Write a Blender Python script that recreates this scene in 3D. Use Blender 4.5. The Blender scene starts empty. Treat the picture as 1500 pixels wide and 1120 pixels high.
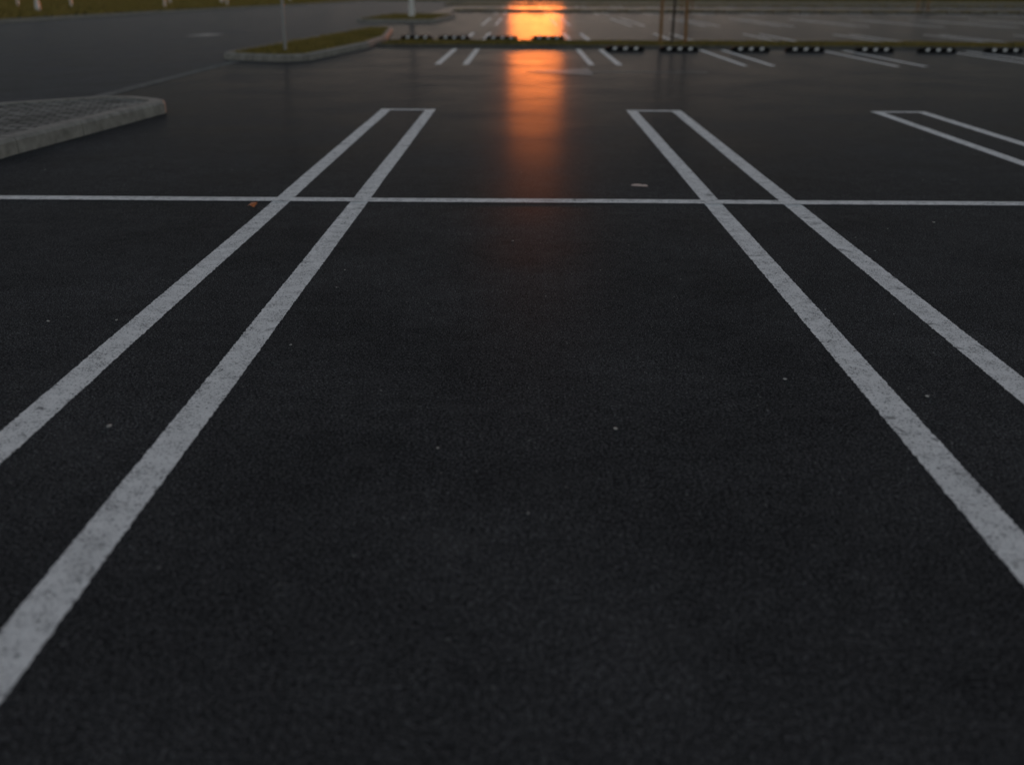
import bpy, bmesh, math, random
from mathutils import Vector, Matrix, noise
random.seed(7)
S = bpy.context.scene
S.view_settings.view_transform = 'Standard'
S.view_settings.look = 'None'
S.view_settings.exposure = 0

# ------------------------------------------------------------ node helpers
def mat(name):
    m = bpy.data.materials.new(name); m.use_nodes = True
    nt = m.node_tree; b = nt.nodes['Principled BSDF']
    return m, nt, b
def N(nt, t, **kw):
    n = nt.nodes.new(t)
    for k, v in kw.items():
        if k in n.inputs: n.inputs[k].default_value = v
        else: setattr(n, k, v)
    return n
def noise_n(nt, co, scale, detail=2, rough=0.5):
    n = N(nt, 'ShaderNodeTexNoise'); n.inputs['Scale'].default_value = scale
    n.inputs['Detail'].default_value = detail; n.inputs['Roughness'].default_value = rough
    nt.links.new(co, n.inputs['Vector']); return n.outputs['Fac']
def ramp(nt, fac, stops):
    r = N(nt, 'ShaderNodeValToRGB'); e = r.color_ramp.elements
    while len(e) < len(stops): e.new(0.5)
    for i, (p, c) in enumerate(stops):
        e[i].position = p
        e[i].color = (c, c, c, 1) if isinstance(c, (int, float)) else (*c, 1)
    nt.links.new(fac, r.inputs['Fac']); return r.outputs['Color']
def mix(nt, fac, a, b, typ='MIX'):
    m = N(nt, 'ShaderNodeMix', data_type='RGBA', blend_type=typ)
    for s, v in ((m.inputs[0], fac), (m.inputs[6], a), (m.inputs[7], b)):
        if hasattr(v, 'links'): nt.links.new(v, s)
        elif isinstance(v, (int, float)) and s != m.inputs[0]: s.default_value = (v, v, v, 1)
        elif isinstance(v, tuple): s.default_value = (*v, 1)
        else: s.default_value = v
    return m.outputs[2]
def math_n(nt, op, a, b=0.0):
    m = N(nt, 'ShaderNodeMath', operation=op)
    for s, v in ((m.inputs[0], a), (m.inputs[1], b)):
        if hasattr(v, 'links'): nt.links.new(v, s)
        else: s.default_value = v
    return m.outputs[0]
def coords(nt):
    return N(nt, 'ShaderNodeTexCoord').outputs['Object']
def bump(nt, b, h, strength, dist):
    n = N(nt, 'ShaderNodeBump'); n.inputs['Strength'].default_value = strength
    n.inputs['Distance'].default_value = dist
    nt.links.new(h, n.inputs['Height']); nt.links.new(n.outputs[0], b.inputs['Normal'])
def sheen_coat(nt, b, rough, ior, amount):
    """rough mineral surface: matte body + weak Fresnel-weighted Beckmann lobes (worn aggregate tops + rougher binder)"""
    b.inputs['Specular IOR Level'].default_value = 0.0
    gs = []
    for dr in (0.0, 0.19):
        g = N(nt, 'ShaderNodeBsdfGlossy'); g.distribution = 'BECKMANN'
        g.inputs['Color'].default_value = (1, 1, 1, 1)
        if hasattr(rough, 'links'): nt.links.new(math_n(nt, 'ADD', rough, dr), g.inputs['Roughness'])
        else: g.inputs['Roughness'].default_value = rough+dr
        gs.append(g)
    mg = N(nt, 'ShaderNodeMixShader'); mg.inputs[0].default_value = 0.6
    nt.links.new(gs[0].outputs[0], mg.inputs[1]); nt.links.new(gs[1].outputs[0], mg.inputs[2])
    f = N(nt, 'ShaderNodeFresnel'); f.inputs['IOR'].default_value = ior
    ms = N(nt, 'ShaderNodeMixShader')
    fa = math_n(nt, 'MULTIPLY', f.outputs[0], amount)
    nt.links.new(fa, ms.inputs[0]); nt.links.new(b.outputs[0], ms.inputs[1]); nt.links.new(mg.outputs[0], ms.inputs[2])
    nt.links.new(ms.outputs[0], nt.nodes['Material Output'].inputs['Surface'])

def asphalt(name, k, rough, ior, amount):
    m, nt, b = mat(name); co = coords(nt)
    fine = noise_n(nt, co, 190, 2, 0.7)
    grain = noise_n(nt, co, 82, 2, 0.75)
    c = ramp(nt, fine, [(0.32, (0.011*k, 0.0114*k, 0.0122*k)), (0.50, (0.036*k, 0.0366*k, 0.0385*k)), (0.68, (0.14*k, 0.141*k, 0.145*k))])
    c = mix(nt, 1.0, c, ramp(nt, grain, [(0.32, 0.50), (0.50, 0.98), (0.68, 1.7)]), 'MULTIPLY')
    mid = noise_n(nt, co, 15, 3, 0.6)
    c = mix(nt, 1.0, c, ramp(nt, mid, [(0.25, 0.80), (0.75, 1.22)]), 'MULTIPLY')
    big = noise_n(nt, co, 0.9, 4, 0.6)
    c = mix(nt, 1.0, c, ramp(nt, big, [(0.3, 0.72), (0.7, 1.32)]), 'MULTIPLY')
    bl = noise_n(nt, co, 3.3, 3, 0.65)
    c = mix(nt, ramp(nt, bl, [(0.56, 0.0), (0.76, 0.34)]), c, (0.085*k, 0.085*k, 0.087*k))
    v = N(nt, 'ShaderNodeTexVoronoi'); v.inputs['Scale'].default_value = 42
    nt.links.new(co, v.inputs['Vector'])
    sep = N(nt, 'ShaderNodeSeparateColor'); nt.links.new(v.outputs['Color'], sep.inputs[0])
    rare = math_n(nt, 'GREATER_THAN', sep.outputs[0], 0.985)
    near = math_n(nt, 'LESS_THAN', v.outputs['Distance'], 0.16)
    f = math_n(nt, 'MULTIPLY', math_n(nt, 'MULTIPLY', rare, near), 0.7)
    c = mix(nt, f, c, (0.26, 0.26, 0.25))
    nt.links.new(c, b.inputs['Base Color'])
    b.inputs['Roughness'].default_value = 0.9
    h = math_n(nt, 'ADD', fine, math_n(nt, 'MULTIPLY', grain, 1.6))
    bump(nt, b, h, 0.5, 0.004)
    r = N(nt, 'ShaderNodeMapRange'); nt.links.new(big, r.inputs['Value'])
    r.inputs['From Min'].default_value = 0.3; r.inputs['From Max'].default_value = 0.7
    r.inputs['To Min'].default_value = rough - 0.02; r.inputs['To Max'].default_value = rough + 0.02
    am = N(nt, 'ShaderNodeMapRange'); nt.links.new(big, am.inputs['Value'])
    am.inputs['From Min'].default_value = 0.3; am.inputs['From Max'].default_value = 0.7
    am.inputs['To Min'].default_value = amount*1.3; am.inputs['To Max'].default_value = amount*0.7
    sheen_coat(nt, b, r.outputs[0], ior, am.outputs[0])
    return m
M_lot = asphalt('asphalt_lot', 0.98, 0.215, 1.045, 0.075)
M_road = asphalt('asphalt_road', 1.45, 0.33, 1.04, 0.07)

def paint_mat(name, alb, lo, hi):
    m, nt, b = mat(name); co = coords(nt)
    fine = noise_n(nt, co, 210, 2, 0.7)
    grain = noise_n(nt, co, 95, 2, 0.7)
    mid = noise_n(nt, co, 14, 3, 0.6)
    big = noise_n(nt, co, 1.3, 4, 0.65)
    base = mix(nt, 1.0, (alb, alb, alb), ramp(nt, mid, [(0.3, 0.86), (0.7, 1.03)]), 'MULTIPLY')
    base = mix(nt, ramp(nt, big, [(0.60, 0.0), (0.74, 0.45)]), base, (0.16, 0.16, 0.165))
    s = math_n(nt, 'ADD', math_n(nt, 'MULTIPLY', fine, 0.6), math_n(nt, 'MULTIPLY', grain, 0.4))
    s = math_n(nt, 'ADD', s, math_n(nt, 'MULTIPLY', math_n(nt, 'SUBTRACT', mid, 0.5), 0.2))
    worn = ramp(nt, s, [(lo, 0.95), (hi, 0.0)])
    c = mix(nt, worn, base, (0.06, 0.062, 0.066))
    scr = N(nt, 'ShaderNodeTexNoise'); scr.inputs['Scale'].default_value = 5; scr.inputs['Detail'].default_value = 5
    scr.inputs['Distortion'].default_value = 2.5; nt.links.new(co, scr.inputs['Vector'])
    c = mix(nt, ramp(nt, scr.outputs['Fac'], [(0.63, 0.0), (0.71, 0.65)]), c, (0.09, 0.09, 0.093))
    nt.links.new(c, b.inputs['Base Color'])
    b.inputs['Roughness'].default_value = 0.8
    bump(nt, b, math_n(nt, 'ADD', fine, math_n(nt, 'MULTIPLY', grain, 1.6)), 0.3, 0.003)
    sheen_coat(nt, b, 0.26, 1.03, 0.10)
    return m
M_paint = paint_mat('road_paint', 0.88, 0.375, 0.47)
M_faded = paint_mat('faded_road_paint', 0.42, 0.42, 0.56)

def simple(name, col, rough=0.7, var=0.25, scale=6, bs=0.0, metallic=0, spec=0.4):
    m, nt, b = mat(name); co = coords(nt)
    n = noise_n(nt, co, scale, 4, 0.6)
    c = ramp(nt, n, [(0.3, tuple(x*(1-var) for x in col)), (0.7, tuple(x*(1+var) for x in col))])
    nt.links.new(c, b.inputs['Base Color'])
    b.inputs['Roughness'].default_value = rough
    b.inputs['Metallic'].default_value = metallic
    b.inputs['Specular IOR Level'].default_value = spec
    if bs: bump(nt, b, noise_n(nt, co, scale*12, 3), bs, 0.004)
    return m
M_curb = simple('kerb_concrete', (0.29, 0.28, 0.26), 0.85, 0.28, 9, 0.5, spec=0.01)
M_curb_low = simple('low_kerb_concrete', (0.12, 0.115, 0.10), 0.9, 0.3, 6, 0.5, spec=0.0)
M_gutter = simple('gutter_concrete', (0.20, 0.195, 0.185), 0.85, 0.3, 4, 0.4, spec=0.0)
M_soil = simple('turf_soil', (0.06, 0.055, 0.02), 0.95, 0.4, 5, 0.6, spec=0.0)
M_dirt = simple('field_earth', (0.06, 0.055, 0.025), 0.95, 0.4, 0.4, 0.3, spec=0.0)
M_wood = simple('stake_wood', (0.28, 0.15, 0.065), 0.8, 0.3, 15, 0.3)
M_bark = simple('bark', (0.07, 0.055, 0.045), 0.9, 0.3, 20, 0.5)
M_white = simple('white_enamel', (0.75, 0.75, 0.75), 0.4, 0.05, 3)
M_steel = simple('galvanised_steel', (0.32, 0.33, 0.34), 0.45, 0.1, 5, metallic=0.3)
M_rubber = simple('black_rubber', (0.010, 0.010, 0.010), 0.75, 0.3, 20, 0.2, spec=0.08)
M_refl = simple('white_marking_film', (0.8, 0.8, 0.79), 0.5, 0.05, 30, spec=0.1)
M_strap = simple('strap', (0.02, 0.02, 0.02), 0.8)
M_sign = simple('sign_blue', (0.02, 0.09, 0.32), 0.4, 0.05)
M_pebble = simple('pebble_stone', (0.45, 0.44, 0.42), 0.8, 0.4, 60, 0.2, spec=0.05)
M_leaf_dry = simple('dry_leaf', (0.55, 0.17, 0.06), 0.7, 0.3, 60)
M_glass = simple('car_glass', (0.01, 0.012, 0.014), 0.08, 0.1, spec=0.6)
M_carp = simple('car_paint', (0.015, 0.015, 0.018), 0.25, 0.1, spec=0.6)
M_rim = simple('alloy', (0.4, 0.4, 0.42), 0.35, 0.1, metallic=0.9)
M_lampR = simple('tail_lens', (0.3, 0.01, 0.01), 0.2, 0.1)

def leafy(name, a, b_):
    m, nt, b = mat(name); co = coords(nt)
    n = noise_n(nt, co, 1.5, 4, 0.7)
    n2 = noise_n(nt, co, 40, 2, 0.5)
    c = ramp(nt, n, [(0.3, a), (0.7, b_)])
    c = mix(nt, 1.0, c, ramp(nt, n2, [(0.3, 0.7), (0.7, 1.4)]), 'MULTIPLY')
    nt.links.new(c, b.inputs['Base Color'])
    b.inputs['Roughness'].default_value = 0.75
    b.inputs['Specular IOR Level'].default_value = 0.1
    return m
M_grass = leafy('grass_blades', (0.18, 0.15, 0.035), (0.34, 0.25, 0.08))
M_leaves = leafy('tree_leaves', (0.03, 0.05, 0.015), (0.07, 0.09, 0.03))

def pavers():
    m, nt, b = mat('concrete_pavers'); co = coords(nt)
    t = N(nt, 'ShaderNodeTexBrick'); nt.links.new(co, t.inputs['Vector'])
    t.inputs['Scale'].default_value = 1.0
    t.inputs['Brick Width'].default_value = 0.2; t.inputs['Row Height'].default_value = 0.1
    t.inputs['Mortar Size'].default_value = 0.012; t.inputs['Mortar Smooth'].default_value = 0.2
    t.inputs['Color1'].default_value = (0.21, 0.20, 0.185, 1); t.inputs['Color2'].default_value = (0.37, 0.355, 0.33, 1)
    t.inputs['Mortar'].default_value = (0.05, 0.05, 0.045, 1)
    n = noise_n(nt, co, 5, 5, 0.6)
    c = mix(nt, 1.0, t.outputs['Color'], ramp(nt, n, [(0.3, 0.75), (0.7, 1.2)]), 'MULTIPLY')
    nt.links.new(c, b.inputs['Base Color']); b.inputs['Roughness'].default_value = 0.9
    b.inputs['Specular IOR Level'].default_value = 0.0
    bump(nt, b, math_n(nt, 'ADD', math_n(nt, 'SUBTRACT', 1.0, t.outputs['Fac']), math_n(nt, 'MULTIPLY', noise_n(nt, co, 120, 2), 0.3)), 0.5, 0.006)
    return m
M_paver = pavers()

# ------------------------------------------------------------ mesh helpers
def obj(name, verts, faces, m, parent=None, smooth=False, loc=None):
    me = bpy.data.meshes.new(name); me.from_pydata([tuple(v) for v in verts], [], faces); me.update()
    o = bpy.data.objects.new(name, me); S.collection.objects.link(o)
    if m: me.materials.append(m)
    if smooth:
        for p in me.polygons: p.use_smooth = True
    if parent: o.parent = parent
    if loc: o.location = loc
    return o
def from_bm(name, bm, m, parent=None, smooth=False):
    me = bpy.data.meshes.new(name); bm.to_mesh(me); bm.free()
    o = bpy.data.objects.new(name, me); S.collection.objects.link(o)
    if m: me.materials.append(m)
    if smooth:
        for p in me.polygons: p.use_smooth = True
    if parent: o.parent = parent
    return o
def empty(name, loc=(0, 0, 0), rz=0):
    e = bpy.data.objects.new(name, None); S.collection.objects.link(e)
    e.location = loc; e.rotation_euler = (0, 0, rz); return e
def sheet(name, x0, x1, y0, y1, z, m):
    return obj(name, [(x0, y0, z), (x1, y0, z), (x1, y1, z), (x0, y1, z)], [(0, 1, 2, 3)], m)
def tube(name, p0, p1, r0, r1, m, parent=None, seg=16):
    p0 = Vector(p0); p1 = Vector(p1); d = (p1-p0).normalized()
    a = d.orthogonal().normalized(); b = d.cross(a)
    vs = []; fs = []
    for p, r in ((p0, r0), (p1, r1)):
        for i in range(seg):
            t = 2*math.pi*i/seg; vs.append(p + a*math.cos(t)*r + b*math.sin(t)*r)
    for i in range(seg):
        j = (i+1) % seg; fs.append((i, j, seg+j, seg+i))
    fs.append(tuple(range(seg))[::-1]); fs.append(tuple(range(seg, 2*seg)))
    return obj(name, vs, fs, m, parent, smooth=False)
def box_bm(bm, c, s, bev=0.0):
    r = bmesh.ops.create_cube(bm, size=1.0)
    bmesh.ops.scale(bm, vec=s, verts=r['verts']); bmesh.ops.translate(bm, vec=c, verts=r['verts'])
    if bev:
        es = set(e for v in r['verts'] for e in v.link_edges)
        bmesh.ops.bevel(bm, geom=list(es), offset=bev, segments=2, affect='EDGES')

# ------------------------------------------------------------ ground sheets
sheet('ground', -3000, 3000, -3000, 3000, -0.02, M_dirt)
XG = -4.95
sheet('parking_lot', XG, 90, -40, 112, 0.0, M_lot)
sheet('road', -18.9, XG, -40, 112, 0.0, M_road)
sheet('gutter', XG-0.16, XG+0.02, 11.1, 17.9, 0.004, M_gutter)

# ------------------------------------------------------------ paint
PV = []; PF = []
def strip_y(xc, w, y0, y1, z=0.002, near=False):
    n = max(1, int((y1-y0)/0.009)) if near else 1
    base = len(PV)
    for i in range(n+1):
        y = y0+(y1-y0)*i/n
        j = 0.0015 if near else 0
        wob = 0.004*noise.noise((xc*3, y*0.8, 0)) if near else 0
        PV.append((xc-w/2+wob+random.gauss(0, j), y, z)); PV.append((xc+w/2+wob+random.gauss(0, j), y, z))
    for i in range(n):
        a = base+2*i; PF.append((a, a+1, a+3, a+2))
def strip_x(yc, w, x0, x1, z=0.002, near=False, skew=0.0):
    n = max(1, int((x1-x0)/0.012)) if near else 1
    base = len(PV)
    for i in range(n+1):
        x = x0+(x1-x0)*i/n
        j = 0.0014 if near else 0
        wob = 0.006*noise.noise((x*0.9, yc*3, 0)) if near else 0
        PV.append((x, yc-w/2+wob+skew*x+random.gauss(0, j), z)); PV.append((x, yc+w/2+wob+skew*x+random.gauss(0, j), z))
    for i in range(n):
        a = base+2*i; PF.append((a, a+2, a+3, a+1))
G2 = 0.238; W = 0.106
PITCH = 2.60
XC = [-1.23+PITCH*k for k in range(0, 16)]
XC[1] = 1.39; XC[2] = 3.99
def hairpin(xc, y0, y1, cap0=False, cap1=False, near=False):
    strip_y(xc-G2, W, y0, y1, near=near); strip_y(xc+G2, W, y0, y1, near=near)
    if cap1: strip_x(y1-W/2, W, xc-G2+W/2, xc+G2-W/2, near=near)
    if cap0: strip_x(y0+W/2, W, xc-G2+W/2, xc+G2-W/2, near=near)
for i, x in enumerate(XC[:8]):
    hairpin(x, 1.15, 10.88, True, True, near=i < 4)
strip_x(6.02, 0.115, -3.82, 16.0, z=0.004, near=True)
for x in XC[:14]:
    hairpin(x, 17.5, 22.15)
for x in XC:
    hairpin(x, 25.5, 30.2)
for x in [XC[0]+PITCH*k for k in range(0, 18)]:
    hairpin(x, 36.4, 45.8, True, True)
    hairpin(x, 52.0, 56.7); hairpin(x, 59.8, 64.5)
    hairpin(x, 72.5, 77.2)
strip_x(41.1, 0.12, -1.7, 44, z=0.008)
lines = obj('parking_bay_lines', PV, PF, M_paint)
# faded arrow in the aisle (points left)
obj('arrow_marking', [(0.0, 16.05, .004), (1.05, 15.35, .004), (1.05, 15.96, .004), (2.85, 15.96, .004), (2.85, 16.09, .004), (1.05, 16.09, .004), (1.05, 16.75, .004)],
    [(0, 1, 2, 5, 6), (2, 3, 4, 5)], M_faded)
obj('lane_marking', [(-9.0, 27.3, .004), (-8.35, 27.3, .004), (-8.2, 28.5, .004), (-8.8, 28.9, .004)], [(0, 1, 2, 3)], M_faded)

# ------------------------------------------------------------ kerbed islands
def round_poly(pts, rad, seg=8):
    out = []; n = len(pts)
    for i in range(n):
        p = Vector(pts[i]); a = Vector(pts[i-1]); b = Vector(pts[(i+1) % n])
        r = rad[i] if isinstance(rad, (list, tuple)) else rad
        da = (a-p).normalized(); db = (b-p).normalized()
        ang = da.angle(db); t = r/math.tan(ang/2)
        t = min(t, (a-p).length*0.49, (b-p).length*0.49); r2 = t*math.tan(ang/2)
        c = p+(da+db).normalized()*(r2/math.sin(ang/2))
        s = p+da*t-c; e = p+db*t-c
        a0 = math.atan2(s.y, s.x); a1 = math.atan2(e.y, e.x); d = a1-a0
        while d > math.pi: d -= 2*math.pi
        while d < -math.pi: d += 2*math.pi
        for k in range(seg+1):
            q = a0+d*k/seg; out.append(c+Vector((math.cos(q), math.sin(q)))*r2)
    return out
def island(name, pts, rad, m_top, h=0.12, w=0.13, top_drop=0.012, kerb_mat=None):
    P = round_poly(pts, rad); n = len(P)
    L = [0]
    for i in range(n): L.append(L[-1]+(P[(i+1) % n]-P[i]).length)
    tot = L[-1]
    def at(s):
        s %= tot
        lo = 0
        for i in range(n):
            if L[i+1] >= s: lo = i; break
        d = P[(lo+1) % n]-P[lo]
        return P[lo]+d*((s-L[lo])/max(1e-9, d.length))
    def nrm(s):
        d = (at(s+0.02)-at(s-0.02)).normalized(); return Vector((-d.y, d.x))
    vs = []; fs = []; prof = [(0, -0.03), (0.004, h-0.025), (0.025, h), (w, h), (w, h-0.05)]
    ns = max(3, round(tot/1.0))
    for k in range(ns):
        s0 = tot*k/ns+0.006; s1 = tot*(k+1)/ns-0.006
        base = len(vs); dz = random.uniform(-0.003, 0.003); dx = random.uniform(-0.003, 0.003)
        for j in range(7):
            s = s0+(s1-s0)*j/6; p = at(s); nn = nrm(s)
            for (o, z) in prof:
                q = p+nn*(o+dx); vs.append((q.x, q.y, z+dz))
        for j in range(6):
            for q in range(4):
                a = base+j*5+q; fs.append((a, a+5, a+6, a+1))
        fs.append(tuple(base+q for q in range(5))); fs.append(tuple(base+30+q for q in range(5))[::-1])
    root = empty(name)
    obj('kerb_stones', vs, fs, kerb_mat or M_curb, root)
    inner = []
    for i in range(n):
        sm = L[i]; p = at(sm)+nrm(sm)*(w-0.02); inner.append(p)
    bm = bmesh.new()
    bv = [bm.verts.new((p.x, p.y, h-top_drop)) for p in inner]
    f = bm.faces.new(bv); bmesh.ops.triangulate(bm, faces=[f]); bmesh.ops.recalc_face_normals(bm, faces=bm.faces)
    for f in bm.faces:
        if f.normal.z < 0: f.normal_flip()
    from_bm('top_surface', bm, m_top, root)
    return root, inner, h-top_drop
def inside(poly, x, y):
    c = False; n = len(poly); j = n-1
    for i in range(n):
        xi, yi = poly[i].x, poly[i].y; xj, yj = poly[j].x, poly[j].y
        if (yi > y) != (yj > y) and x < (xj-xi)*(y-yi)/(yj-yi)+xi: c = not c
        j = i
    return c
def grass(parent, poly, z, dens, hgt, wid, bbox=None):
    xs = [p.x for p in poly]; ys = [p.y for p in poly]
    x0, x1, y0, y1 = min(xs), max(xs), min(ys), max(ys)
    vs = []; fs = []
    for _ in range(int(dens*(x1-x0)*(y1-y0))):
        x = random.uniform(x0, x1); y = random.uniform(y0, y1)
        if not inside(poly, x, y): continue
        if noise.noise((x*1.2, y*1.2, 3)) < -0.35 and random.random() < 0.75: continue
        h = hgt*random.uniform(0.5, 1.3)*(1+0.5*noise.noise((x, y, 0))); a = random.uniform(0, 6.28)
        dx, dy = math.cos(a)*wid/2, math.sin(a)*wid/2
        lx, ly = random.gauss(0, h*0.5), random.gauss(0, h*0.5)
        b = len(vs)
        vs += [(x-dx, y-dy, z-0.005), (x+dx, y+dy, z-0.005), (x+lx, y+ly, z+h)]; fs.append((b, b+1, b+2))
    return obj('grass', vs, fs, M_grass, parent)

island('paved_island', [(-3.93, -6), (-3.93, 7.6), (-3.66, 10.55), (-4.35, 11.05), (-6.6, 9.0), (-8.5, 6.5), (-8.5, -6)], [.5, 3, .35, .4, 2, 1, .5], M_paver, h=0.125, w=0.16)
r, P, z = island('grass_island', [(-5.45, 18.4), (-3.85, 17.75), (-3.35, 22.3), (-3.35, 25.3), (-3.9, 31), (-4.7, 31)],
                 [.5, .5, 1.0, .8, .3, .3], M_soil, h=0.12)
grass(r, P, z, 420, 0.05, 0.016)
r, P, z = island('median_strip', [(-3.28, 22.75), (44, 22.75), (44, 24.9), (-3.28, 24.9)], [.2, .4, .4, .2], M_soil, h=0.055, w=0.1, kerb_mat=M_curb_low)
grass(r, P, z, 380, 0.05, 0.016)
r, P, z = island('grass_island', [(-6.3, 38.3), (-3.3, 38.3), (-3.0, 47), (-6.0, 47)], [.8]*4, M_soil, h=0.13)
grass(r, P, z, 120, 0.06, 0.025)
r, P, z = island('median_strip', [(-4, 57.1), (46, 57.1), (46, 59.4), (-4, 59.4)], [.6]*4, M_soil, h=0.07, kerb_mat=M_curb_low)
grass(r, P, z, 120, 0.07, 0.03)
r, P, z = island('median_strip', [(-6, 77.6), (56, 77.6), (56, 81.5), (-6, 81.5)], [.6]*4, M_soil, h=0.07, kerb_mat=M_curb_low)
grass(r, P, z, 60, 0.1, 0.05)
r, P, z = island('grass_verge', [(-18.9, 20), (-17.6, 50), (-15.6, 75), (-15.0, 111), (-48, 111), (-48, 20)], [2, 5, 5, 1, 1, 1], M_soil, h=0.13)
grass(r, P, z, 18, 0.12, 0.07)
r, P, z = island('grass_verge', [(-14.5, 99), (88, 99), (88, 111), (-14.5, 111)], [1]*4, M_soil, h=0.13)
grass(r, P, z, 14, 0.14, 0.09)

# ------------------------------------------------------------ wheel stops
def wheel_stop_meshes():
    L = 0.80; D = 0.16; H = 0.10
    prof = [(-D/2, 0), (-D/2, 0.03), (-D*0.28, H-0.012), (-D*0.2, H), (D*0.2, H), (D*0.28, H-0.012), (D/2, 0.03), (D/2, 0)]
    def sweep(xs, scale_fn, grow=0.0):
        vs = []; fs = []; n = len(prof)
        for x in xs:
            s = scale_fn(x)
            for (y, z) in prof: vs.append((x, y*s*(1+grow*2), z*s+(grow*0.2 if z else 0)))
        for i in range(len(xs)-1):
            for q in range(n-1):
                a = i*n+q; fs.append((a, a+n, a+n+1, a+1))
        fs.append(tuple(range(n))); fs.append(tuple(range((len(xs)-1)*n, len(xs)*n))[::-1])
        return vs, fs
    v, f = sweep([-L/2, -L/2+0.06, -0.2, 0, 0.2, L/2-0.06, L/2], lambda x: 1.0 if abs(x) <= L/2-0.0599 else 0.6)
    mb = bpy.data.meshes.new('stop_body'); mb.from_pydata(v, [], f); mb.materials.append(M_rubber)
    vs = []; fs = []
    for xc in (-0.26, -0.04, 0.18):
        for sgn in (-1, 1):
            y0, z0 = sgn*(D/2-0.002), 0.034; y1, z1 = sgn*(D*0.28+0.002), H-0.014
            o = sgn*0.004
            b = len(vs)
            vs += [(xc, y0+o, z0), (xc+0.07, y0+o, z0), (xc+0.10, y1+o, z1), (xc+0.03, y1+o, z1)]
            fs.append((b, b+1, b+2, b+3))
    ms = bpy.data.meshes.new('stop_film'); ms.from_pydata(vs, [], fs); ms.materials.append(M_refl)
    return mb, ms
MB, MS = wheel_stop_meshes()
def wheel_stop(x, y):
    e = empty('wheel_stop', (x, y, 0.001), random.gauss(0, 0.02))
    for nme, me in (('body', MB), ('reflective_film', MS)):
        o = bpy.data.objects.new(nme, me); S.collection.objects.link(o); o.parent = e
for k in range(1, 11):
    xm = XC[0]+PITCH*(k+0.5)+0.02
    wheel_stop(xm-0.6+random.gauss(0, .03), 21.55+random.gauss(0, .04)); wheel_stop(xm+0.6+random.gauss(0, .03), 21.55+random.gauss(0, .04))
for x in (-2.7, -1.75, -0.55, 0.6):
    wheel_stop(x, 26.1+random.gauss(0, .04))
for k in range(-1, 17):
    xm = XC[0]+PITCH*(k+0.5)
    for s in (-.6, .6):
        wheel_stop(xm+s, 56.1); wheel_stop(xm+s, 60.4)
        if k > 5: wheel_stop(xm+s, 76.6)

# ------------------------------------------------------------ trees
def leaf_cloud(cs, n, size, vs, fs):
    for _ in range(n):
        c, r = random.choice(cs)
        d = Vector((random.gauss(0, 1), random.gauss(0, 1), random.gauss(0, 1))).normalized()*r*random.random()**0.4
        p = Vector(c)+d; q = Vector((random.gauss(0, 1), random.gauss(0, 1), random.gauss(0, 1))).normalized()
        a = q.orthogonal().normalized()*size*random.uniform(.6, 1.3); b = q.cross(a)*0.6
        i = len(vs); vs += [p-a, p+b, p+a, p-b]; fs.append((i, i+1, i+2, i+3))
def sapling(x, y, z, stakes):
    root = empty('young_tree', (x, y, z))
    pts = [Vector((0, 0, -0.02)), Vector((0.02, 0.01, 0.9)), Vector((-0.01, 0, 1.8)), Vector((0.02, 0.02, 3.2))]
    rs = [0.035, 0.03, 0.024, 0.01]
    for i in range(3): tube('trunk_%d' % i, pts[i], pts[i+1], rs[i], rs[i+1], M_bark, root, 10)
    cs = []
    for i in range(9):
        a = i*2.4; h = 1.75+0.15*i; l = 0.75-0.05*i
        e = Vector((math.cos(a)*l, math.sin(a)*l, h+0.4)); tube('limb_%d' % i, (0, 0, h), e, 0.011, 0.004, M_bark, root, 6)
        cs.append((e*1.0, 0.28)); cs.append((Vector((0, 0, h))*0.4+e*0.6, 0.24))
    cs.append((Vector((0, 0, 3.1)), 0.35))
    vs = []; fs = []; leaf_cloud(cs, 2600, 0.035, vs, fs); obj('crown', vs, fs, M_leaves, root)
    for i, (sx, sy) in enumerate(stakes):
        tube('stake_%d' % i, (sx, sy, -0.02), (sx*0.94, sy, 1.75), 0.040, 0.038, M_wood, root, 10)
    for hh in (1.1, 1.6):
        tube('strap', (stakes[0][0]*.95, stakes[0][1], hh), (stakes[-1][0]*.95, stakes[-1][1], hh), 0.014, 0.014, M_strap, root, 6)
sapling(3.40, 23.9, 0.045, [(-0.27, 0.0), (0.31, 0.02)])
for (x, y) in ((28.8, 23.8), (9, 58.2), (22, 58.2), (35, 58.2)):
    sapling(x, y, 0.045, [(-0.28, 0.0), (0.30, 0.02)])

def tree_mass():
    root = empty('distant_trees')
    vs = []; fs = []; tv = []; tf = []
    def add(x, y, H):
        cs = []
        for _ in range(9):
            hh = H*random.uniform(.3, .9); rr = H*0.22*random.uniform(.6, 1.2)
            cs.append(((x+random.gauss(0, H*.18), y+random.gauss(0, H*.18), hh), rr))
        leaf_cloud(cs, 240, H*0.05, vs, fs)
        b = len(tv)
        for z, r in ((-.02, .18), (H*.6, .07)):
            for i in range(6): tv.append((x+math.cos(i*1.047)*r, y+math.sin(i*1.047)*r, z))
        for i in range(6): tf.append((b+i, b+(i+1) % 6, b+6+(i+1) % 6, b+6+i))
    for i in range(120):
        x = -230+i*3.9+random.gauss(0, 1.5); add(x, 175+random.gauss(0, 6), random.uniform(4, 7) if abs(x) > 25 else random.uniform(3.0, 4.2))
    for i in range(50):
        add(-85+random.gauss(0, 4), -20+i*4, random.uniform(4, 8))
        add(135+random.gauss(0, 4), -20+i*4, random.uniform(4, 8))
    obj('foliage', vs, fs, M_leaves, root); obj('trunks', tv, tf, M_bark, root)
tree_mass()

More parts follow.
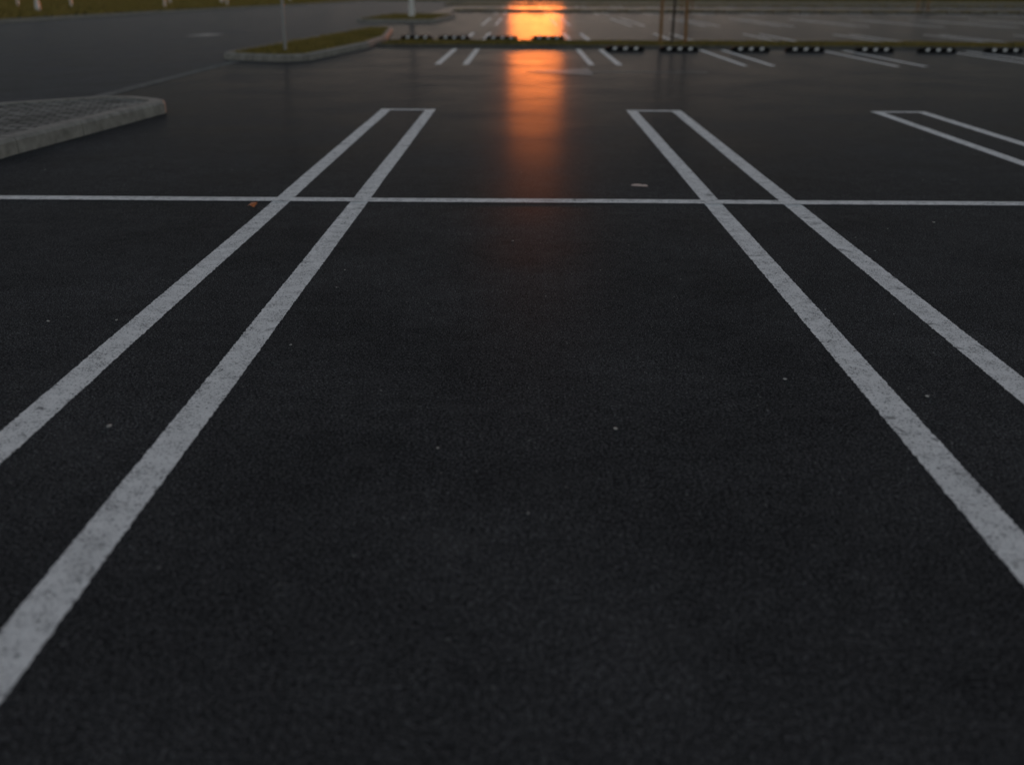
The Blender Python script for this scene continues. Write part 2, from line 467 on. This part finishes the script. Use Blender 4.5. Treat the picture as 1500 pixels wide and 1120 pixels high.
# ------------------------------------------------------------ lamp, signs, posts
def street_lamp(x, y, z, H=8, r=0.1, rz=0.0):
    root = empty('street_lamp', (x, y, z), rz)
    tube('base', (0, 0, -0.02), (0, 0, 0.35), r*1.25, r*1.2, M_white, root)
    tube('pole', (0, 0, 0.35), (0, 0, H), r, r*.55, M_white, root)
    tube('arm', (0, 0, H-0.05), (1.4, 0, H+0.25), r*.45, r*.35, M_white, root)
    bm = bmesh.new(); box_bm(bm, (1.75, 0, H+0.27), (0.8, 0.3, 0.1), 0.03)
    from_bm('lamp_head', bm, M_steel, root)
street_lamp(-4.6, 42.8, 0.12, 8, 0.105)
street_lamp(-23.3, 50, 0.12, 8, 0.09)
street_lamp(-22.5, 78, 0.12, 8, 0.09)
def post(x, y, z):
    root = empty('marker_post', (x, y, z))
    tube('shaft', (0, 0, -0.02), (0, 0, 0.95), 0.06, 0.05, M_white, root)
    tube('band', (0, 0, 0.7), (0, 0, 0.82), 0.062, 0.06, M_strap, root)
    tube('cap', (0, 0, 0.95), (0, 0, 0.99), 0.05, 0.02, M_white, root)
for (x, y) in ((-26.0, 60), (-20.6, 60), (-24, 71), (-19, 67), (-19.2, 86), (-31, 64), (-17.5, 95)): post(x, y, 0.12)
root = empty('traffic_sign', (-4.48, 19.4, 0.11))
tube('post', (0, 0, -0.02), (0, 0, 2.9), 0.03, 0.03, M_steel, root)
bm = bmesh.new(); box_bm(bm, (0, -0.04, 2.6), (0.6, 0.012, 0.6), 0.004); from_bm('plate', bm, M_sign, root)
bm = bmesh.new(); box_bm(bm, (0, -0.049, 2.6), (0.12, 0.004, 0.4), 0.001); from_bm('symbol', bm, M_refl, root)

# ------------------------------------------------------------ parked car
def car(x, y, rz):
    root = empty('parked_car', (x, y, 0), rz)
    def arch(cx, r=0.37):
        return [(cx+math.cos(a)*r, 0.33+math.sin(a)*r) for a in [math.pi*(i/8.0) for i in range(8, -1, -1)]]
    low = [(-2.2, 0.25)] + arch(-1.35) + arch(1.35) + [(2.2, 0.25), (2.25, 0.6), (2.1, 0.8), (1.1, 0.95), (-1.75, 0.98), (-2.2, 0.9), (-2.25, 0.55)]
    def extr(name, prof, w0, fn, m, bev):
        bm = bmesh.new()
        A = [bm.verts.new((px, -fn(pz), pz)) for px, pz in prof]; B = [bm.verts.new((px, fn(pz), pz)) for px, pz in prof]
        bm.faces.new(A); bm.faces.new(B[::-1]); n = len(prof)
        for i in range(n): bm.faces.new((A[i], B[i], B[(i+1) % n], A[(i+1) % n]))
        bmesh.ops.recalc_face_normals(bm, faces=bm.faces)
        o = from_bm(name, bm, m, root)
        md = o.modifiers.new('b', 'BEVEL'); md.width = bev; md.segments = 3; md.limit_method = 'ANGLE'; md.angle_limit = 0.6
        return o
    extr('body', low, 0.9, lambda z: 0.9-0.06*max(0, z-0.6), M_carp, 0.03)
    cab = [(1.15, 0.93), (0.35, 1.40), (-1.0, 1.44), (-1.85, 0.96)]
    extr('cabin_glass', cab, 0.8, lambda z: 0.82-0.3*(z-0.93), M_glass, 0.04)
    extr('roof', [(0.4, 1.39), (0.2, 1.44), (-0.95, 1.475), (-1.1, 1.41)], .7, lambda z: 0.69, M_carp, 0.02)
    for px in (-0.35,):
        for s in (-1, 1): tube('pillar', (px, s*0.835, 0.93), (px, s*0.69, 1.42), 0.035, 0.035, M_carp, root, 8)
    for cx in (-1.35, 1.35):
        for s in (-1, 1):
            tube('tyre', (cx, s*0.66, 0.32), (cx, s*0.88, 0.32), 0.32, 0.32, M_rubber, root, 32)
            tube('rim', (cx, s*0.86, 0.32), (cx, s*0.885, 0.32), 0.2, 0.19, M_rim, root, 20)
    for s in (-1, 1):
        bm = bmesh.new(); box_bm(bm, (-2.2, s*0.7, 0.78), (0.1, 0.3, 0.14), 0.02); from_bm('tail_lamp', bm, M_lampR, root)
        bm = bmesh.new(); box_bm(bm, (2.15, s*0.66, 0.68), (0.16, 0.34, 0.13), 0.02); from_bm('head_lamp', bm, M_rim, root)
        bm = bmesh.new(); box_bm(bm, (0.85, s*0.95, 1.0), (0.1, 0.16, 0.12), 0.02); from_bm('mirror', bm, M_carp, root)
car(36.2, 69.5, math.pi)

# ------------------------------------------------------------ small debris
vs = []; fs = []
def pebble(x, y, r):
    bm = bmesh.new(); bmesh.ops.create_icosphere(bm, subdivisions=1, radius=r)
    b = len(vs); sx, sy = random.uniform(.7, 1.3), random.uniform(.7, 1.3)
    bm.verts.index_update()
    for v in bm.verts:
        k = random.uniform(.75, 1.2); vs.append((x+v.co.x*sx*k, y+v.co.y*sy*k, v.co.z*.4*k+r*.15))
    for f in bm.faces: fs.append(tuple(b+v.index for v in f.verts))
    bm.free()
for (x, y, r) in ((-1.22, 2.68, .008), (1.30, 2.96, .007), (-.84, 3.4, .006), (.88, 3.1, .006), (-1.58, 3.67, .007), (.28, 2.69, .006), (-1.84, 3.65, .008), (-.05, 5.0, .006), (2.3, 5.5, .01)):
    pebble(x, y, r)
for _ in range(80):
    pebble(random.uniform(-4, 6), random.uniform(1.2, 10), random.choice((.002, .003, .003, .004)))
obj('pebbles', vs, fs, M_pebble)
obj('fallen_leaf', [(-1.62, 5.76, .012), (-1.60, 5.79, .03), (-1.575, 5.80, .012), (-1.56, 5.775, .035), (-1.575, 5.745, .01), (-1.60, 5.74, .025)],
    [(0, 1, 5), (1, 2, 3), (1, 3, 5), (3, 4, 5)], M_leaf_dry)
n = 18; vs = [(0.77+math.cos(i*2*math.pi/n)*.055*random.uniform(.5, 1.3), 6.55+math.sin(i*2*math.pi/n)*.05*random.uniform(.5, 1.3), .002) for i in range(n)]
obj('paint_spill', vs, [tuple(range(n))], M_pebble)

# ------------------------------------------------------------ light
EL = math.radians(1.9); AZ = math.radians(0.65)
w = bpy.data.worlds.new('World'); S.world = w; w.use_nodes = True
nt = w.node_tree; bg = nt.nodes['Background']
sky = nt.nodes.new('ShaderNodeTexSky'); sky.sky_type = 'NISHITA'; sky.sun_disc = False
sky.sun_elevation = EL; sky.sun_rotation = AZ; sky.air_density = 1.0; sky.dust_density = 0.4; sky.ozone_density = 1.5
hs = nt.nodes.new('ShaderNodeHueSaturation'); hs.inputs['Saturation'].default_value = 0.45
nt.links.new(sky.outputs[0], hs.inputs['Color'])
tint = mix(nt, 1.0, hs.outputs[0], (1.0, 1.0, 1.02), 'MULTIPLY')
nt.links.new(tint, bg.inputs[0]); bg.inputs[1].default_value = 0.285
sd = bpy.data.lights.new('sun', 'SUN'); sd.energy = 1.0; sd.angle = math.radians(3.0); sd.color = (1.0, 0.21, 0.025)
so = bpy.data.objects.new('sun', sd); S.collection.objects.link(so)
d = Vector((math.sin(AZ)*math.cos(EL), math.cos(AZ)*math.cos(EL), math.sin(EL)))
so.rotation_euler = d.to_track_quat('Z', 'Y').to_euler(); so.location = (0, 60, 30)

# ------------------------------------------------------------ camera
cd = bpy.data.cameras.new('camera'); cam = bpy.data.objects.new('camera', cd); S.collection.objects.link(cam)
cd.sensor_width = 36; cd.lens = 35; cd.shift_y = -0.04; cd.clip_end = 6000; cd.clip_start = 0.05
R = Matrix.Rotation(0.01035, 4, 'Z') @ Matrix.Rotation(math.radians(90-19.52), 4, 'X') @ Matrix.Rotation(0.004, 4, 'Z')
cam.matrix_world = Matrix.Translation((0, 0, 1.225)) @ R
cd.dof.use_dof = True; cd.dof.focus_distance = 4.2; cd.dof.aperture_fstop = 1.6
S.camera = cam
